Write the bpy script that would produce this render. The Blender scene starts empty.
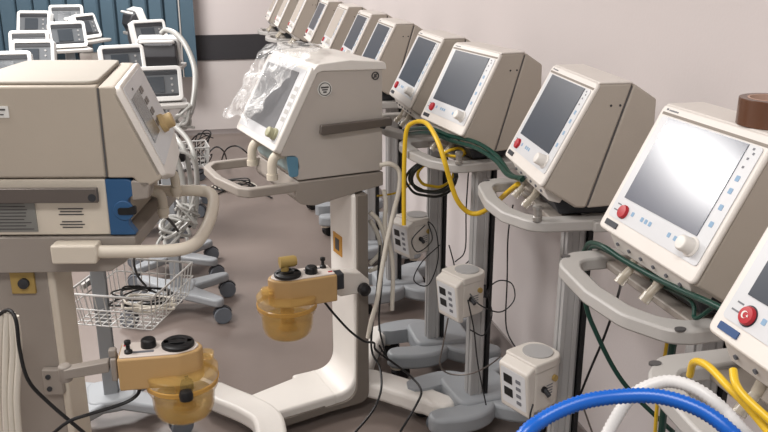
import bpy, bmesh, math, random
from mathutils import Matrix, Vector, noise
random.seed(7)
PI = math.pi
C = bpy.context.scene.collection

# ------------------------------------------------------------------ materials
def srgb(c):
    return tuple(((v/255)/12.92 if v/255 <= .04045 else ((v/255+.055)/1.055)**2.4) for v in c)+(1,)

MATS = {}
def mat(name, col, rough=.5, metal=0, var=.06, scale=6, bump=0, bscale=200, coat=0, trans=0, alpha=1, emis=None, ior=1.45, spec=.5):
    if name in MATS: return MATS[name]
    m = bpy.data.materials.new(name); m.use_nodes = True
    nt = m.node_tree; b = nt.nodes['Principled BSDF']
    c = srgb(col)
    b.inputs['Roughness'].default_value = rough; b.inputs['Metallic'].default_value = metal
    b.inputs['Coat Weight'].default_value = coat; b.inputs['Coat Roughness'].default_value = .1
    b.inputs['Transmission Weight'].default_value = trans; b.inputs['Alpha'].default_value = alpha
    b.inputs['IOR'].default_value = ior; b.inputs['Specular IOR Level'].default_value = spec
    tc = nt.nodes.new('ShaderNodeTexCoord'); nz = nt.nodes.new('ShaderNodeTexNoise')
    nz.inputs['Scale'].default_value = scale; nz.inputs['Detail'].default_value = 5
    nt.links.new(tc.outputs['Object'], nz.inputs['Vector'])
    mx = nt.nodes.new('ShaderNodeMix'); mx.data_type = 'RGBA'
    mx.inputs[6].default_value = tuple(v*(1-var) for v in c[:3])+(1,)
    mx.inputs[7].default_value = tuple(min(1, v*(1+var)) for v in c[:3])+(1,)
    nt.links.new(nz.outputs['Fac'], mx.inputs[0]); nt.links.new(mx.outputs[2], b.inputs['Base Color'])
    if bump:
        n2 = nt.nodes.new('ShaderNodeTexNoise'); n2.inputs['Scale'].default_value = bscale
        nt.links.new(tc.outputs['Object'], n2.inputs['Vector'])
        bp = nt.nodes.new('ShaderNodeBump'); bp.inputs['Strength'].default_value = bump; bp.inputs['Distance'].default_value = .002
        nt.links.new(n2.outputs['Fac'], bp.inputs['Height']); nt.links.new(bp.outputs['Normal'], b.inputs['Normal'])
    if emis:
        b.inputs['Emission Color'].default_value = srgb(emis[0]); b.inputs['Emission Strength'].default_value = emis[1]
    MATS[name] = m
    return m

M_BEIGE = mat('warm beige enclosure plastic', (178,169,158), .55, bump=.15)
M_BEIGE_D = mat('darker beige plastic', (140,131,121), .6, bump=.15)
M_BEZEL = mat('off white bezel plastic', (222,216,209), .4)
M_WHITE = mat('white moulded plastic', (226,222,216), .38)
M_PANEL = mat('pale grey key foil', (205,206,208), .35)
M_SCREEN = mat('dark grey touchscreen', (56,62,72), .3, var=.04, spec=.42)
M_SCREEN_G = mat('satin grey touchscreen', (80,84,98), .19, var=.04, ior=1.55, coat=.25)
M_SCREEN_G.node_tree.nodes['Principled BSDF'].inputs['Coat Roughness'].default_value = .42
M_SCREEN_B = mat('beige protective screen sheet', (176,166,156), .5)
M_RED = mat('red alarm button plastic', (176,34,44), .35)
M_BLUE_ICON = mat('pale blue key print', (132,164,192), .5)
M_GREY_ICON = mat('grey key print', (110,112,118), .5)
M_BLACK = mat('black rubber and plastic', (20,20,22), .45)
M_DARK = mat('dark charcoal plastic', (48,50,54), .5)
M_RAIL = mat('light grey painted metal', (176,173,169), .4)
M_ALU = mat('anodised grey aluminium', (168,167,166), .4, metal=.1)
M_ALU_D = mat('dark grey groove', (84,82,82), .5)  # dark grey of the seam lines and hole caps
M_BASE = mat('blue grey base plastic', (150,154,158), .45)
M_CASTER = mat('grey caster tyre', (104,110,118), .5)
M_CASTER_H = mat('dark grey caster disc', (124,130,138), .5)
M_CREAM = mat('cream plastic', (205,196,180), .5)
M_TUBE = mat('translucent white silicone tubing', (214,208,196), .35)
M_CLEAR = mat('clear yellowed connector plastic', (206,196,178), .15, trans=.3, alpha=.72)
M_TAN = mat('tan enamel humidifier housing', (188,154,106), .45)
M_TANTOP = mat('pale control plate', (214,204,196), .4)
M_AMBER = mat('amber translucent polysulfone', (230,192,112), .12, trans=.35, alpha=.40, ior=1.15)
M_AMBER_D = mat('deep amber plastic', (214,168,88), .2, trans=.2, alpha=.8)
M_OFFGREY = mat('warm grey cart plastic', (150,142,134), .5)
M_OLDBEIGE = mat('aged beige enclosure', (176,166,152), .55, bump=.12)
M_OLDTOP = mat('aged cream top shell', (208,199,184), .5)
M_OLDROOF = mat('aged greige roof shell', (156,149,138), .6)
M_BLUE_PL = mat('blue moulded panel', (44,86,128), .45)
M_TEAL = mat('pale teal moulding', (150,170,172), .45)
M_BLUE_T = mat('teal blue moulding', (92,136,160), .45)
M_RAILDK = mat('dull brown grey metal rail', (106,99,94), .4, metal=.4)
M_LABEL = mat('silver grey rating plate', (126,126,122), .45)
M_STICK = mat('white sticker paper', (222,222,218), .6)
M_INK = mat('dark grey ink', (74,72,72), .7)
M_GREENH = mat('dark green oxygen hose rubber', (12,58,47), .35)
M_YELLOW = mat('yellow air hose rubber', (222,182,40), .35)
M_OLIVE = mat('black hose rubber', (28,32,28), .4)
M_BLUEH = mat('bright blue corrugated plastic', (8,88,180), .33)
M_WHITEH = mat('white corrugated plastic', (208,206,204), .4)
M_GREYH = mat('grey translucent breathing hose', (168,168,164), .35)
M_WIRE = mat('white coated wire', (205,205,203), .35)
M_TAPE = mat('brown packing tape', (96,64,46), .25)
M_CARD = mat('pinkish cardboard core', (190,160,144), .8)
M_GOLD = mat('brass yellow connector plate', (170,144,84), .5)
M_KNOBTAN = mat('tan rotary knob', (190,164,118), .5)
M_KNOBGR = mat('greenish grey rotary knob', (168,166,136), .5)
M_BADGE = mat('black badge plastic', (40,42,50), .4)
M_BADGEB = mat('navy blue badge', (38,72,120), .4)
M_SV_FACE = mat('mid grey control face', (98,102,106), .4)
M_SV_SCR = mat('dim lcd glass', (62,68,74), .2)
M_SV_BODY = mat('charcoal rear casing', (58,58,61), .5)
M_SV_WHITE = mat('bright white frame plastic', (228,228,226), .35)
M_CHROME = mat('brushed steel', (170,168,164), .3, metal=.8)

def bag_material():
    m = bpy.data.materials.new('crinkled clear polythene'); m.use_nodes = True
    nt = m.node_tree; b = nt.nodes['Principled BSDF']; out = nt.nodes['Material Output']
    b.inputs['Base Color'].default_value = (.9,.9,.89,1); b.inputs['Roughness'].default_value = .16
    tr = nt.nodes.new('ShaderNodeBsdfTransparent'); mix = nt.nodes.new('ShaderNodeMixShader')
    tc = nt.nodes.new('ShaderNodeTexCoord')
    n = nt.nodes.new('ShaderNodeTexNoise'); n.inputs['Scale'].default_value = 16; n.inputs['Detail'].default_value = 5; n.inputs['Distortion'].default_value = 1.2
    nt.links.new(tc.outputs['Object'], n.inputs['Vector'])
    bp = nt.nodes.new('ShaderNodeBump'); bp.inputs['Strength'].default_value = 1; bp.inputs['Distance'].default_value = .025
    nt.links.new(n.outputs['Fac'], bp.inputs['Height']); nt.links.new(bp.outputs['Normal'], b.inputs['Normal'])
    r = nt.nodes.new('ShaderNodeMapRange'); r.inputs[1].default_value = .42; r.inputs[2].default_value = .68
    r.inputs[3].default_value = .16; r.inputs[4].default_value = .66
    nt.links.new(n.outputs['Fac'], r.inputs[0]); nt.links.new(r.outputs[0], mix.inputs[0])
    nt.links.new(tr.outputs[0], mix.inputs[1]); nt.links.new(b.outputs[0], mix.inputs[2]); nt.links.new(mix.outputs[0], out.inputs[0])
    return m
M_BAG = bag_material()

# ------------------------------------------------------------------ mesh helpers
def rnd(poly, r, seg=4):
    """round the corners of a 2D polygon"""
    out = []; n = len(poly)
    for i in range(n):
        p = Vector(poly[i]); a = Vector(poly[i-1]); b = Vector(poly[(i+1) % n])
        rr = r[i] if isinstance(r, (list, tuple)) else r
        if rr <= 0: out.append(tuple(p)); continue
        da = a-p; db = b-p
        ang = da.angle(db)
        t = min(rr/math.tan(ang/2) if ang < 3.1 else 0, da.length*.48, db.length*.48)
        q0 = p+da.normalized()*t; q1 = p+db.normalized()*t
        for k in range(seg+1):
            s = k/seg
            out.append(tuple(q0*(1-s)**2+p*2*s*(1-s)+q1*s*s))
    return out

def spline(pts, n=8, closed=False):
    P = [Vector(p) for p in pts]; out = []; m = len(P)
    rng = m if closed else m-1
    for i in range(rng):
        p0 = P[(i-1) % m] if closed or i > 0 else P[0]*2-P[1]
        p1 = P[i]; p2 = P[(i+1) % m]
        p3 = P[(i+2) % m] if closed or i+2 < m else P[-1]*2-P[-2]
        for k in range(n):
            t = k/n
            out.append(.5*((2*p1)+(p2-p0)*t+(2*p0-5*p1+4*p2-p3)*t*t+(3*p1-p0-3*p2+p3)*t**3))
    if not closed: out.append(P[-1])
    return out

class MB:
    def __init__(s): s.v = []; s.f = []; s.M = Matrix.Identity(4); s.parts = []
    def each(s, name, m, parent=None, **k):
        """one object per added piece"""
        for vs, fs in s.parts:
            q = MB(); q.v = vs; q.f = fs; q.build(name, m, parent, **k)
    def add(s, vs, fs):
        s.parts.append(([tuple(s.M @ Vector(v)) for v in vs], list(fs)))
        o = len(s.v); s.v += [tuple(s.M @ Vector(v)) for v in vs]; s.f += [tuple(i+o for i in f) for f in fs]; return s
    def box(s, c, d, rz=0, ry=0, rx=0):
        R = Matrix.Rotation(rz,3,'Z') @ Matrix.Rotation(ry,3,'Y') @ Matrix.Rotation(rx,3,'X'); c = Vector(c)
        vs = [c+R@Vector((x*d[0]/2,y*d[1]/2,z*d[2]/2)) for x in (-1,1) for y in (-1,1) for z in (-1,1)]
        return s.add(vs, [(0,1,3,2),(4,6,7,5),(0,4,5,1),(2,3,7,6),(0,2,6,4),(1,5,7,3)])
    def tube(s, pts, r, n=8, closed=False, ridge=None):
        P = [Vector(p) for p in pts]; m = len(P); vs = []; fs = []
        T = []
        for i in range(m):
            a = P[i-1] if (i > 0 or closed) else P[0]; b = P[(i+1) % m] if (i < m-1 or closed) else P[-1]
            t = b-a; T.append(t.normalized() if t.length > 1e-9 else Vector((0,0,1)))
        u = T[0].orthogonal().normalized()
        for i in range(m):
            u = (u-T[i]*u.dot(T[i])); u = u.normalized() if u.length > 1e-6 else T[i].orthogonal().normalized()
            w = T[i].cross(u); rr = r[i] if isinstance(r, (list, tuple)) else r
            if ridge and i % 2: rr *= ridge
            for k in range(n):
                a = 2*PI*k/n; vs.append(P[i]+(u*math.cos(a)+w*math.sin(a))*rr)
        for i in range(m if closed else m-1):
            j = (i+1) % m
            for k in range(n): fs.append((i*n+k, i*n+(k+1) % n, j*n+(k+1) % n, j*n+k))
        if not closed: fs.append(tuple(range(n))[::-1]); fs.append(tuple((m-1)*n+k for k in range(n)))
        return s.add(vs, fs)
    def cyl(s, a, b, r, r2=None, n=16):
        return s.tube([a, b], [r, r if r2 is None else r2], n)
    def prism(s, poly, axis, a, b):
        n = len(poly)
        def pt(p, h):
            if axis == 'z': return (p[0],p[1],h)
            if axis == 'y': return (p[0],h,p[1])
            return (h,p[0],p[1])
        vs = [pt(p,a) for p in poly]+[pt(p,b) for p in poly]
        fs = [tuple(range(n))[::-1], tuple(range(n,2*n))]+[(i,(i+1) % n,n+(i+1) % n,n+i) for i in range(n)]
        return s.add(vs, fs)
    def lathe(s, prof, c=(0,0,0), n=24, closed=False):
        vs = []; fs = []; m = len(prof)
        for r, z in prof:
            for k in range(n):
                a = 2*PI*k/n; vs.append((c[0]+r*math.cos(a), c[1]+r*math.sin(a), c[2]+z))
        for i in range(m if closed else m-1):
            j = (i+1) % m
            for k in range(n): fs.append((i*n+k, i*n+(k+1) % n, j*n+(k+1) % n, j*n+k))
        if not closed: fs.append(tuple(range(n))[::-1]); fs.append(tuple((m-1)*n+k for k in range(n)))
        return s.add(vs, fs)
    def strip(s, path, w, z0, z1):
        """flat bar with rounded ends following a plan path"""
        P = [Vector(p).to_2d() for p in path]; L = []; R_ = []
        for i, p in enumerate(P):
            t = (P[min(i+1,len(P)-1)]-P[max(i-1,0)]).normalized(); nn = Vector((-t.y,t.x))
            ww = w[i] if isinstance(w,(list,tuple)) else w
            L.append(p+nn*ww/2); R_.append(p-nn*ww/2)
        t0 = (P[0]-P[1]).normalized(); t1 = (P[-1]-P[-2]).normalized()
        def cap(p, t, a):
            ww = (w[0] if a == 0 else w[-1]) if isinstance(w,(list,tuple)) else w
            nn = Vector((-t.y,t.x)); return [p+(nn*math.cos(g)+t*math.sin(g))*ww/2 for g in (PI/4, PI/2, 3*PI/4)]
        poly = L+cap(P[-1],t1,1)+R_[::-1]+cap(P[0],t0,0)
        return s.prism([tuple(p) for p in poly],'z',z0,z1)
    def build(s, name, m, parent=None, bev=0, seg=2, smooth=True, label=None, recalc=True):
        me = bpy.data.meshes.new(name); bm = bmesh.new()
        vs = [bm.verts.new(v) for v in s.v]
        for f in s.f:
            try: bm.faces.new([vs[i] for i in f])
            except ValueError: pass
        if recalc: bmesh.ops.recalc_face_normals(bm, faces=bm.faces[:])
        bm.to_mesh(me); bm.free()
        o = bpy.data.objects.new(name, me); C.objects.link(o); me.materials.append(m)
        if parent: o.parent = parent
        if label: o['label'] = label
        if bev:
            md = o.modifiers.new('Bevel','BEVEL'); md.width = bev; md.segments = seg; md.limit_method = 'ANGLE'; md.angle_limit = math.radians(40)
            md.harden_normals = False
        if smooth:
            for p in me.polygons: p.use_smooth = True
            bm2 = bmesh.new(); bm2.from_mesh(me)
            for e in bm2.edges:
                if len(e.link_faces) == 2 and e.calc_face_angle(0) > math.radians(38): e.smooth = False
            bm2.to_mesh(me); bm2.free()
        return o

def thing(name, label, cat, loc=(0,0,0), rz=0, group=None):
    o = bpy.data.objects.new(name, None); C.objects.link(o); o.empty_display_size = .1
    o.location = loc; o.rotation_euler = (0,0,rz); o['label'] = label; o['category'] = cat
    if group: o['group'] = group
    return o
def tag(o, label, cat, group=None):
    o['label'] = label; o['category'] = cat
    if group: o['group'] = group
    return o
def struct(o): o['kind'] = 'structure'; return o
def copy_tree(o, parent=None):
    c = o.copy(); C.objects.link(c)
    if parent: c.parent = parent
    for ch in [x for x in C.objects if x.parent == o]: copy_tree(ch, c)
    return c
def place(proto, first, loc, rz, label, group=None):
    o = proto if first else copy_tree(proto)
    o.location = loc; o.rotation_euler = (0,0,rz); o['label'] = label
    if group: o['group'] = group
    return o

def ellipse(cx, cy, rx, ry, n=20): return [(cx+rx*math.cos(2*PI*k/n), cy+ry*math.sin(2*PI*k/n)) for k in range(n)]
def rrect(x0, y0, x1, y1, r, seg=4): return rnd([(x0,y0),(x1,y0),(x1,y1),(x0,y1)], r, seg)

def caster(parent, x, y, rz=0, R=.042, top=.1, tyre=M_CASTER, disc=M_CASTER_H, fork=M_DARK, collar=None):
    c, s_ = math.cos(rz), math.sin(rz)
    mb = MB(); mb.M = Matrix.Translation((x,y,0)) @ Matrix.Rotation(rz,4,'Z')
    mb.cyl((0,0,top+.005),(0,0,R*1.6),.011)
    arc = [(.018+R*1.12*math.cos(a), R+R*1.12*math.sin(a)) for a in [math.radians(t) for t in range(20,171,15)]]
    arc2 = [(.018+R*.9*math.cos(a), R+R*.9*math.sin(a)) for a in [math.radians(t) for t in range(170,19,-15)]]
    mb.prism(arc+arc2,'y',-.012,.012)
    mb.box((.018,0,R),(R*.5,.008,R*1.3))
    f = mb.build('caster', fork, parent, .002)
    for sgn in (-1,1):
        w = MB(); w.M = Matrix.Translation((x,y,0)) @ Matrix.Rotation(rz,4,'Z') @ Matrix.Translation((.018,sgn*.014,R)) @ Matrix.Rotation(PI/2,4,'X')
        w.lathe([(R*.3,-.009),(R*.93,-.0095),(R,-.005),(R,.005),(R*.93,.0095),(R*.3,.009)])
        wo = w.build('wheel', tyre, f)
    d = MB(); d.M = w.M
    for z in (-.0105, -.0385+.0005): d.cyl((0,0,z if z > -.02 else .0095),(0,0,(z if z > -.02 else .0095)+.0012),R*.72,n=24)
    d.build('hub_disc', disc, f)
    if collar:
        k = MB(); k.lathe([(.028,.06),(.03,.075),(.03,top+.004),(.02,top+.006)],(x,y,0)); k.build('collar', collar, f)
    return f

# ------------------------------------------------------------------ room
def noise_floor():
    m = bpy.data.materials.new('grey brown vinyl sheet'); m.use_nodes = True
    nt = m.node_tree; b = nt.nodes['Principled BSDF']; b.inputs['Roughness'].default_value = .38
    tc = nt.nodes.new('ShaderNodeTexCoord')
    n1 = nt.nodes.new('ShaderNodeTexNoise'); n1.inputs['Scale'].default_value = 1.6; n1.inputs['Detail'].default_value = 6
    n2 = nt.nodes.new('ShaderNodeTexNoise'); n2.inputs['Scale'].default_value = 160; n2.inputs['Detail'].default_value = 2
    for n in (n1,n2): nt.links.new(tc.outputs['Object'], n.inputs['Vector'])
    r = nt.nodes.new('ShaderNodeValToRGB'); r.color_ramp.elements[0].position = .3; r.color_ramp.elements[1].position = .75
    r.color_ramp.elements[0].color = srgb((122,110,104)); r.color_ramp.elements[1].color = srgb((139,127,120))
    nt.links.new(n1.outputs['Fac'], r.inputs[0])
    mx = nt.nodes.new('ShaderNodeMix'); mx.data_type = 'RGBA'; mx.blend_type = 'MULTIPLY'; mx.inputs[0].default_value = .25
    nt.links.new(r.outputs[0], mx.inputs[6]); nt.links.new(n2.outputs['Color'], mx.inputs[7])
    r2 = nt.nodes.new('ShaderNodeValToRGB'); r2.color_ramp.elements[0].color = (.6,.6,.6,1); r2.color_ramp.elements[1].color = (1,1,1,1)
    nt.links.new(n2.outputs['Fac'], r2.inputs[0]); nt.links.new(r2.outputs[0], mx.inputs[7])
    nt.links.new(mx.outputs[2], b.inputs['Base Color'])
    return m
M_WALL = mat('warm white wall paint', (214,206,204), .8, var=.025, scale=1.5, bump=.2, bscale=90)
WX, BY = 1.30, 8.13
struct(MB().box((-.9,3.5,-.02),(4.6,10,.04)).build('floor', noise_floor(), smooth=False))
struct(MB().box((WX+.05,3.5,1.38),(.1,10,2.84)).build('wall_right', M_WALL, smooth=False))
struct(MB().box((-.9,BY+.05,1.38),(4.6,.1,2.84)).build('wall_back', M_WALL, smooth=False))
struct(MB().box((-3.15,3.5,1.38),(.1,10,2.84)).build('wall_left', M_WALL, smooth=False))
struct(MB().box((-.9,3.5,2.82),(4.6,10,.04)).build('ceiling', mat('white ceiling paint',(225,223,220),.9), smooth=False))
M_SKIRT = mat('grey coved vinyl skirting', (122,113,110), .5)
struct(MB().prism([(BY,0),(BY-.03,0),(BY-.012,.02),(BY-.006,.06),(BY,.065)],'x',-3.1,WX).build('baseboard_back', M_SKIRT))
struct(MB().prism([(WX,0),(WX-.03,0),(WX-.012,.02),(WX-.006,.06),(WX,.065)],'y',-1.4,BY).build('baseboard_right', M_SKIRT))
struct(MB().box((-.9,BY-.012,.845),(4.4,.024,.235)).build('trim_1', mat('black wall protection board',(52,51,54),.5), None, .004))
struct(MB().box((-.9,BY-.004,.36),(4.4,.008,.72)).build('trim_2', mat('off white wall panel',(206,199,196),.6), None, .002))
# folded blue vertical blind hanging in front of the back wall
bl = MB(); x = -3.0; k = 0
poly = []
while x < .0:
    a = .0 if k % 2 == 0 else .0
    poly.append((x, 7.93)); poly.append((x+.012, 7.975)); poly.append((x+.022, 7.935)); poly.append((x+.125, 7.915))
    x += .14; k += 1
top = poly; back = [(p[0], p[1]+.012) for p in poly[::-1]]
for i in range(len(top)-1):
    bl.add([(top[i][0],top[i][1],.6),(top[i+1][0],top[i+1][1],.6),(top[i+1][0],top[i+1][1],2.3),(top[i][0],top[i][1],2.3),
            (top[i][0],top[i][1]+.006,.6),(top[i+1][0],top[i+1][1]+.006,.6),(top[i+1][0],top[i+1][1]+.006,2.3),(top[i][0],top[i][1]+.006,2.3)],
           [(0,1,2,3),(5,4,7,6),(0,4,5,1),(3,2,6,7),(0,3,7,4),(1,5,6,2)])
M_BLIND = mat('dusty blue fabric slats', (74,96,110), .8, var=.06, scale=3, bump=.3, bscale=300)
blt = thing('vertical_blind','dusty blue vertical blind with wide slats hanging before the far wall','blind',(-1.5,7.93,.6))
def reparent(o, p):
    o.parent = p; o.matrix_parent_inverse = Matrix.Translation(-p.location); return o
reparent(bl.build('slats', M_BLIND, None, smooth=False), blt)
reparent(MB().box((-1.5,7.94,2.33),(3.05,.07,.06)).build('headrail', M_ALU, None, .004), blt)
reparent(MB().box((-.055,7.90,1.45),(.012,.012,1.7)).build('edge_strip', M_RAIL, None), blt)
reparent(MB().prism([(-.045,7.905),(.075,7.905),(.075,7.925),(-.045,7.925)],'z',.6,2.3).build('end_panel', M_BLIND, None), blt)

# ------------------------------------------------------------------ wall-side touchscreen ventilators
TAU = .469; FW = .337; FH = .268; FZ = 1.166
def face_matrix():
    # u across (0 far .. 1 near), v up the slope, n outwards
    M = Matrix.Identity(4)
    ud = Vector((0,-1,0)); vd = Vector((math.sin(TAU),0,math.cos(TAU))); nd = Vector((-math.cos(TAU),0,math.sin(TAU)))
    for i in range(3):
        M[i][0] = ud[i]; M[i][1] = vd[i]; M[i][2] = nd[i]
    return Matrix.Translation((0,FW/2,FZ)) @ M
FM = face_matrix()
def F(u, v): return (u*FW, v*FH)
def facebox(mb, u0, v0, u1, v1, n0, n1, r=0):
    a = F(u0,v0); b = F(u1,v1); mb.M = FM
    mb.prism(rrect(a[0],a[1],b[0],b[1],r) if r else [(a[0],a[1]),(b[0],a[1]),(b[0],b[1]),(a[0],b[1])], 'z', n0, n1); return mb

def screen_vent(detail=True, screen_mat=M_SCREEN):
    t = thing('ventilator', 'x', 'ventilator')
    h = FW/2-.003
    front = [(.006,1.150),(.127,1.405),(.210,1.405),(.118,1.094),(.09,1.096)]
    hs = MB().prism(front,'y',-h,h).build('housing', M_BEIGE, t, .006)
    rear = [(.2135,1.404),(.275,1.365),(.277,1.262),(.235,1.10),(.1215,1.094)]
    MB().prism(rear,'y',-h,h).build('rear_cover', M_BEIGE, t, .005)
    MB().prism([(.118,1.1),(.206,1.397),(.218,1.397),(.13,1.1)],'y',-h+.003,h-.003).build('seam', M_ALU_D, t)
    rf = MB().prism([(.125,1.404),(.21,1.404),(.21,1.409),(.128,1.409)],'y',-h,h).build('roof_panel', M_BEZEL, t, .002)
    bz = MB(); bz.M = FM
    bz.prism(rrect(0,-.012,FW,FH+.004,.014),'z',-.011,.0)
    b = bz.build('front_bezel', M_BEZEL, t, .004)
    gr = facebox(MB(),.035,.935,.985,.955,-.001,.0015).build('bezel_groove', M_BEIGE_D, b)
    facebox(MB(),.05,.07,.965,.925,.0,.002,.008).build('key_panel', M_PANEL, t, label='pale grey key panel around the screen')
    sc = facebox(MB(),.121,.245,.858,.92,.002,.0035).build('screen', screen_mat, t)
    rb = MB(); rb.M = FM @ Matrix.Translation((.186*FW,.145*FH,0))
    rb.lathe([(.0145,0),(.0145,.006),(.0130,.009),(.006,.0095)],n=24); rb.build('alarm_button', M_RED, t, label='round red alarm button')
    kn = MB(); kn.M = FM @ Matrix.Translation((.86*FW,.166*FH,0))
    kn.lathe([(.019,0),(.019,.004),(.0155,.006),(.0145,.026),(.012,.029),(.004,.0295)],n=28); kn.build('control_knob', M_WHITE, t, .001)
    facebox(MB(),.06,.0,.19,.045,.0,.0025,.002).build('badge', M_BADGE, t, label='small black name badge')
    if detail:
        ic = MB()
        for u in (.275,.378,.42,.462,.655,.715): 
            facebox(ic,u-.013,.145,u+.013,.180,.002,.0026,.002)
        for v in (.356,.48,.60,.69): facebox(ic,.893,v-.02,.923,v+.02,.002,.0026,.002)
        ic.each('touch_key', M_BLUE_ICON, t)
        ig = MB()
        for u,v in ((.90,.77),(.90,.83),(.92,.87),(.905,.90)): facebox(ig,u-.007,v-.008,u+.007,v+.008,.002,.0026)
        facebox(ig,.09,.18,.13,.19,.002,.0026); facebox(ig,.08,.13,.13,.14,.002,.0026)
        ig.each('status_light', M_GREY_ICON, t)
        lg = MB()
        for k_ in range(3): facebox(lg,.055+.006*k_,.972,.060+.006*k_,.987,.0,.0006)
        for k_ in range(6): facebox(lg,.083+.016*k_,.970,.094+.016*k_,.982,.0,.0006)
        lg.build('maker_mark', M_GREY_ICON, b)
    sp = MB()
    for x_ in (.115,.138): sp.cyl((x_+.045,-h-.001,1.352),(x_+.045,-h+.002,1.352),.003,n=10)
    sp.each('side_screw', M_DARK, hs)
    # connector strip under the bezel with gas ports
    cp = MB().prism([(.012,1.146),(.03,1.108),(.06,1.100),(.075,1.125)],'y',-.135,.150).build('connector_panel', M_BEZEL, t, .003)
    pm = MB()
    for k_ in range(6): pm.cyl((.020-.002,.125-.045*k_,1.125),(.0235,.125-.045*k_,1.127),.0042,n=10)
    pm.each('port_screw', M_GREY_ICON, cp)
    un = MB(); un.prism([(.05,1.105),(.07,1.062),(.2,1.062),(.22,1.10)],'y',-.11,.11); un.build('underside_mount', M_DARK, t, .004)
    MB().cyl((.06,.06,1.105),(.045,.06,1.075),.022,n=20).build('filter_housing', M_BEIGE_D, t, .003)
    for y_ in (.085,-.01):
        g = MB(); g.cyl((.045,y_,1.11),(.034,y_,1.085),.011,n=14).cyl((.035,y_,1.088),(.014,y_,1.066),.009,n=14).cyl((.018,y_,1.070),(.006,y_,1.055),.0115,n=14)
        g.build('gas_port', M_CLEAR, t)
    # handle ring at tray height
    out = [(.20,.27),(-.015,.27),(-.070,.215),(-.084,.06),(-.070,-.06),(-.02,-.145),(.02,-.158),(.19,-.158)]
    inn = [(.19,-.112),(.035,-.112),(-.005,-.088),(-.032,-.03),(-.042,.07),(-.032,.175),(-.010,.218),(.20,.218)]
    rr = [0,.05,.08,.08,.08,.06,.04,0]
    ring = rnd(out, rr, 5)+rnd(inn, rr[::-1], 5)
    MB().prism(ring,'z',1.03,1.06).build('handle_ring', M_RAIL, t, .005)
    MB().box((.19,.05,1.045),(.1,.45,.028)).build('handle_crossbar', M_RAIL, t, .005)
    MB().prism(rrect(.05,-.12,.2,.23,.02),'z',1.034,1.05).build('drip_tray', M_OFFGREY, t, .003)
    cpn = MB()
    for x_, y_ in ((-.035,.245),(-.0,-.145)): cpn.prism(ellipse(x_,y_,.011,.008),'z',1.058,1.0615)
    cpn.each('hole_cap', M_ALU_D, t)
    # column
    col = [(.088,-.05),(.17,-.05),(.17,.06),(.088,.06)]
    cm = MB()
    cm.prism(rrect(.116,-.055,.172,.0,.012),'z',.1,1.035)
    for x_ in (.122,.156): cm.box((x_,-.056,.57),(.014,.006,.93))
    cm.box((.1145,-.028,.57),(.006,.022,.93))
    cm.build('column', M_ALU, t, .002)
    MB().box((.178,-.05,.57),(.012,.03,.93)).build('column_slot', M_BLACK, t)
    # base: hub and four legs
    MB().prism(rrect(.06,-.10,.30,.12,.05),'z',.075,.15).build('base', M_BASE, t, .012,3)
    for path, cr in ((((.17,-.03),(.13,-.10),(.06,-.125),(-.03,-.115)),.4), (((.17,.03),(.13,.10),(.08,.125),(-.02,.115)),-.3),
                 (((.20,-.04),(.27,-.13),(.36,-.17)),2.6), (((.20,.04),(.27,.13),(.36,.17)),-2.6)):
        lp = spline([Vector((p[0],p[1],0)) for p in path],5)
        n_ = len(lp)
        MB().strip(lp, [.125-.035*i/(n_-1) for i in range(n_)], .072, .136).build('leg', M_BASE, t, .014, 3)
        caster(t, path[-1][0], path[-1][1], cr, .034, .085, M_BLACK, M_DARK, M_DARK, M_CREAM)
    return t

rowdata = [ # x, y, rot, label
 (.745,.82,0,'beige touchscreen ventilator nearest the camera, cut off by the lower right corner'),
 (.822,1.315,.008,'touchscreen ventilator with a bright glare on its screen and brown tape on top'),
 (.842,1.955,-.109,'touchscreen ventilator between the one with the glare and the one over the hose coil'),
 (.800,2.556,.124,'touchscreen ventilator above the handle with the hanging black and yellow hose coil'),
 (.787,3.06,-.017,'fourth touchscreen ventilator along the wall, just right of the bag-covered machine'),
 (.775,3.73,-.02,'touchscreen ventilator right behind the bag-covered machine with a small dark mark at its rear corner'),
 (.80,4.33,-.02,'dark-screened ventilator, second one showing above the bag-covered machine from the right'),
 (.80,4.95,-.02,'pale-screened ventilator standing between two dark-screened ones in the wall row'),
 (.78,5.52,-.02,'dark-screened ventilator farthest along the wall row, above the plastic bag'),
 (.735,6.15,-.02,'pale-screened ventilator directly behind the farthest dark-screened one'),
 (.70,6.72,-.02,'pale-screened ventilator second from the far end of the wall row'),
 (.69,7.35,-.02,'pale-screened ventilator at the far end of the wall row by the black wall board')]
GV = 'touchscreen ventilators standing in a row along the right wall'
p_near = screen_vent(True, M_SCREEN)
vents = []
for i, (x, y, rz, lab) in enumerate(rowdata):
    v = place(p_near, i == 0, (x,y,0), rz, lab, GV); vents.append(v)
def child(o, nm): return [c for c in C.objects if c.parent == o and c.name.split('.')[0] == nm]
for i in (7,9,10,11):
    s_ = child(vents[i],'screen')[0]; s_.data = s_.data.copy(); s_.data.materials[0] = M_SCREEN_B
s_ = child(vents[1],'screen')[0]; s_.data = s_.data.copy(); s_.data.materials[0] = M_SCREEN_G
b_ = child(vents[0],'badge')[0]; b_.data = b_.data.copy(); b_.data.materials[0] = M_BADGEB; b_['label'] = 'navy blue name badge'
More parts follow.
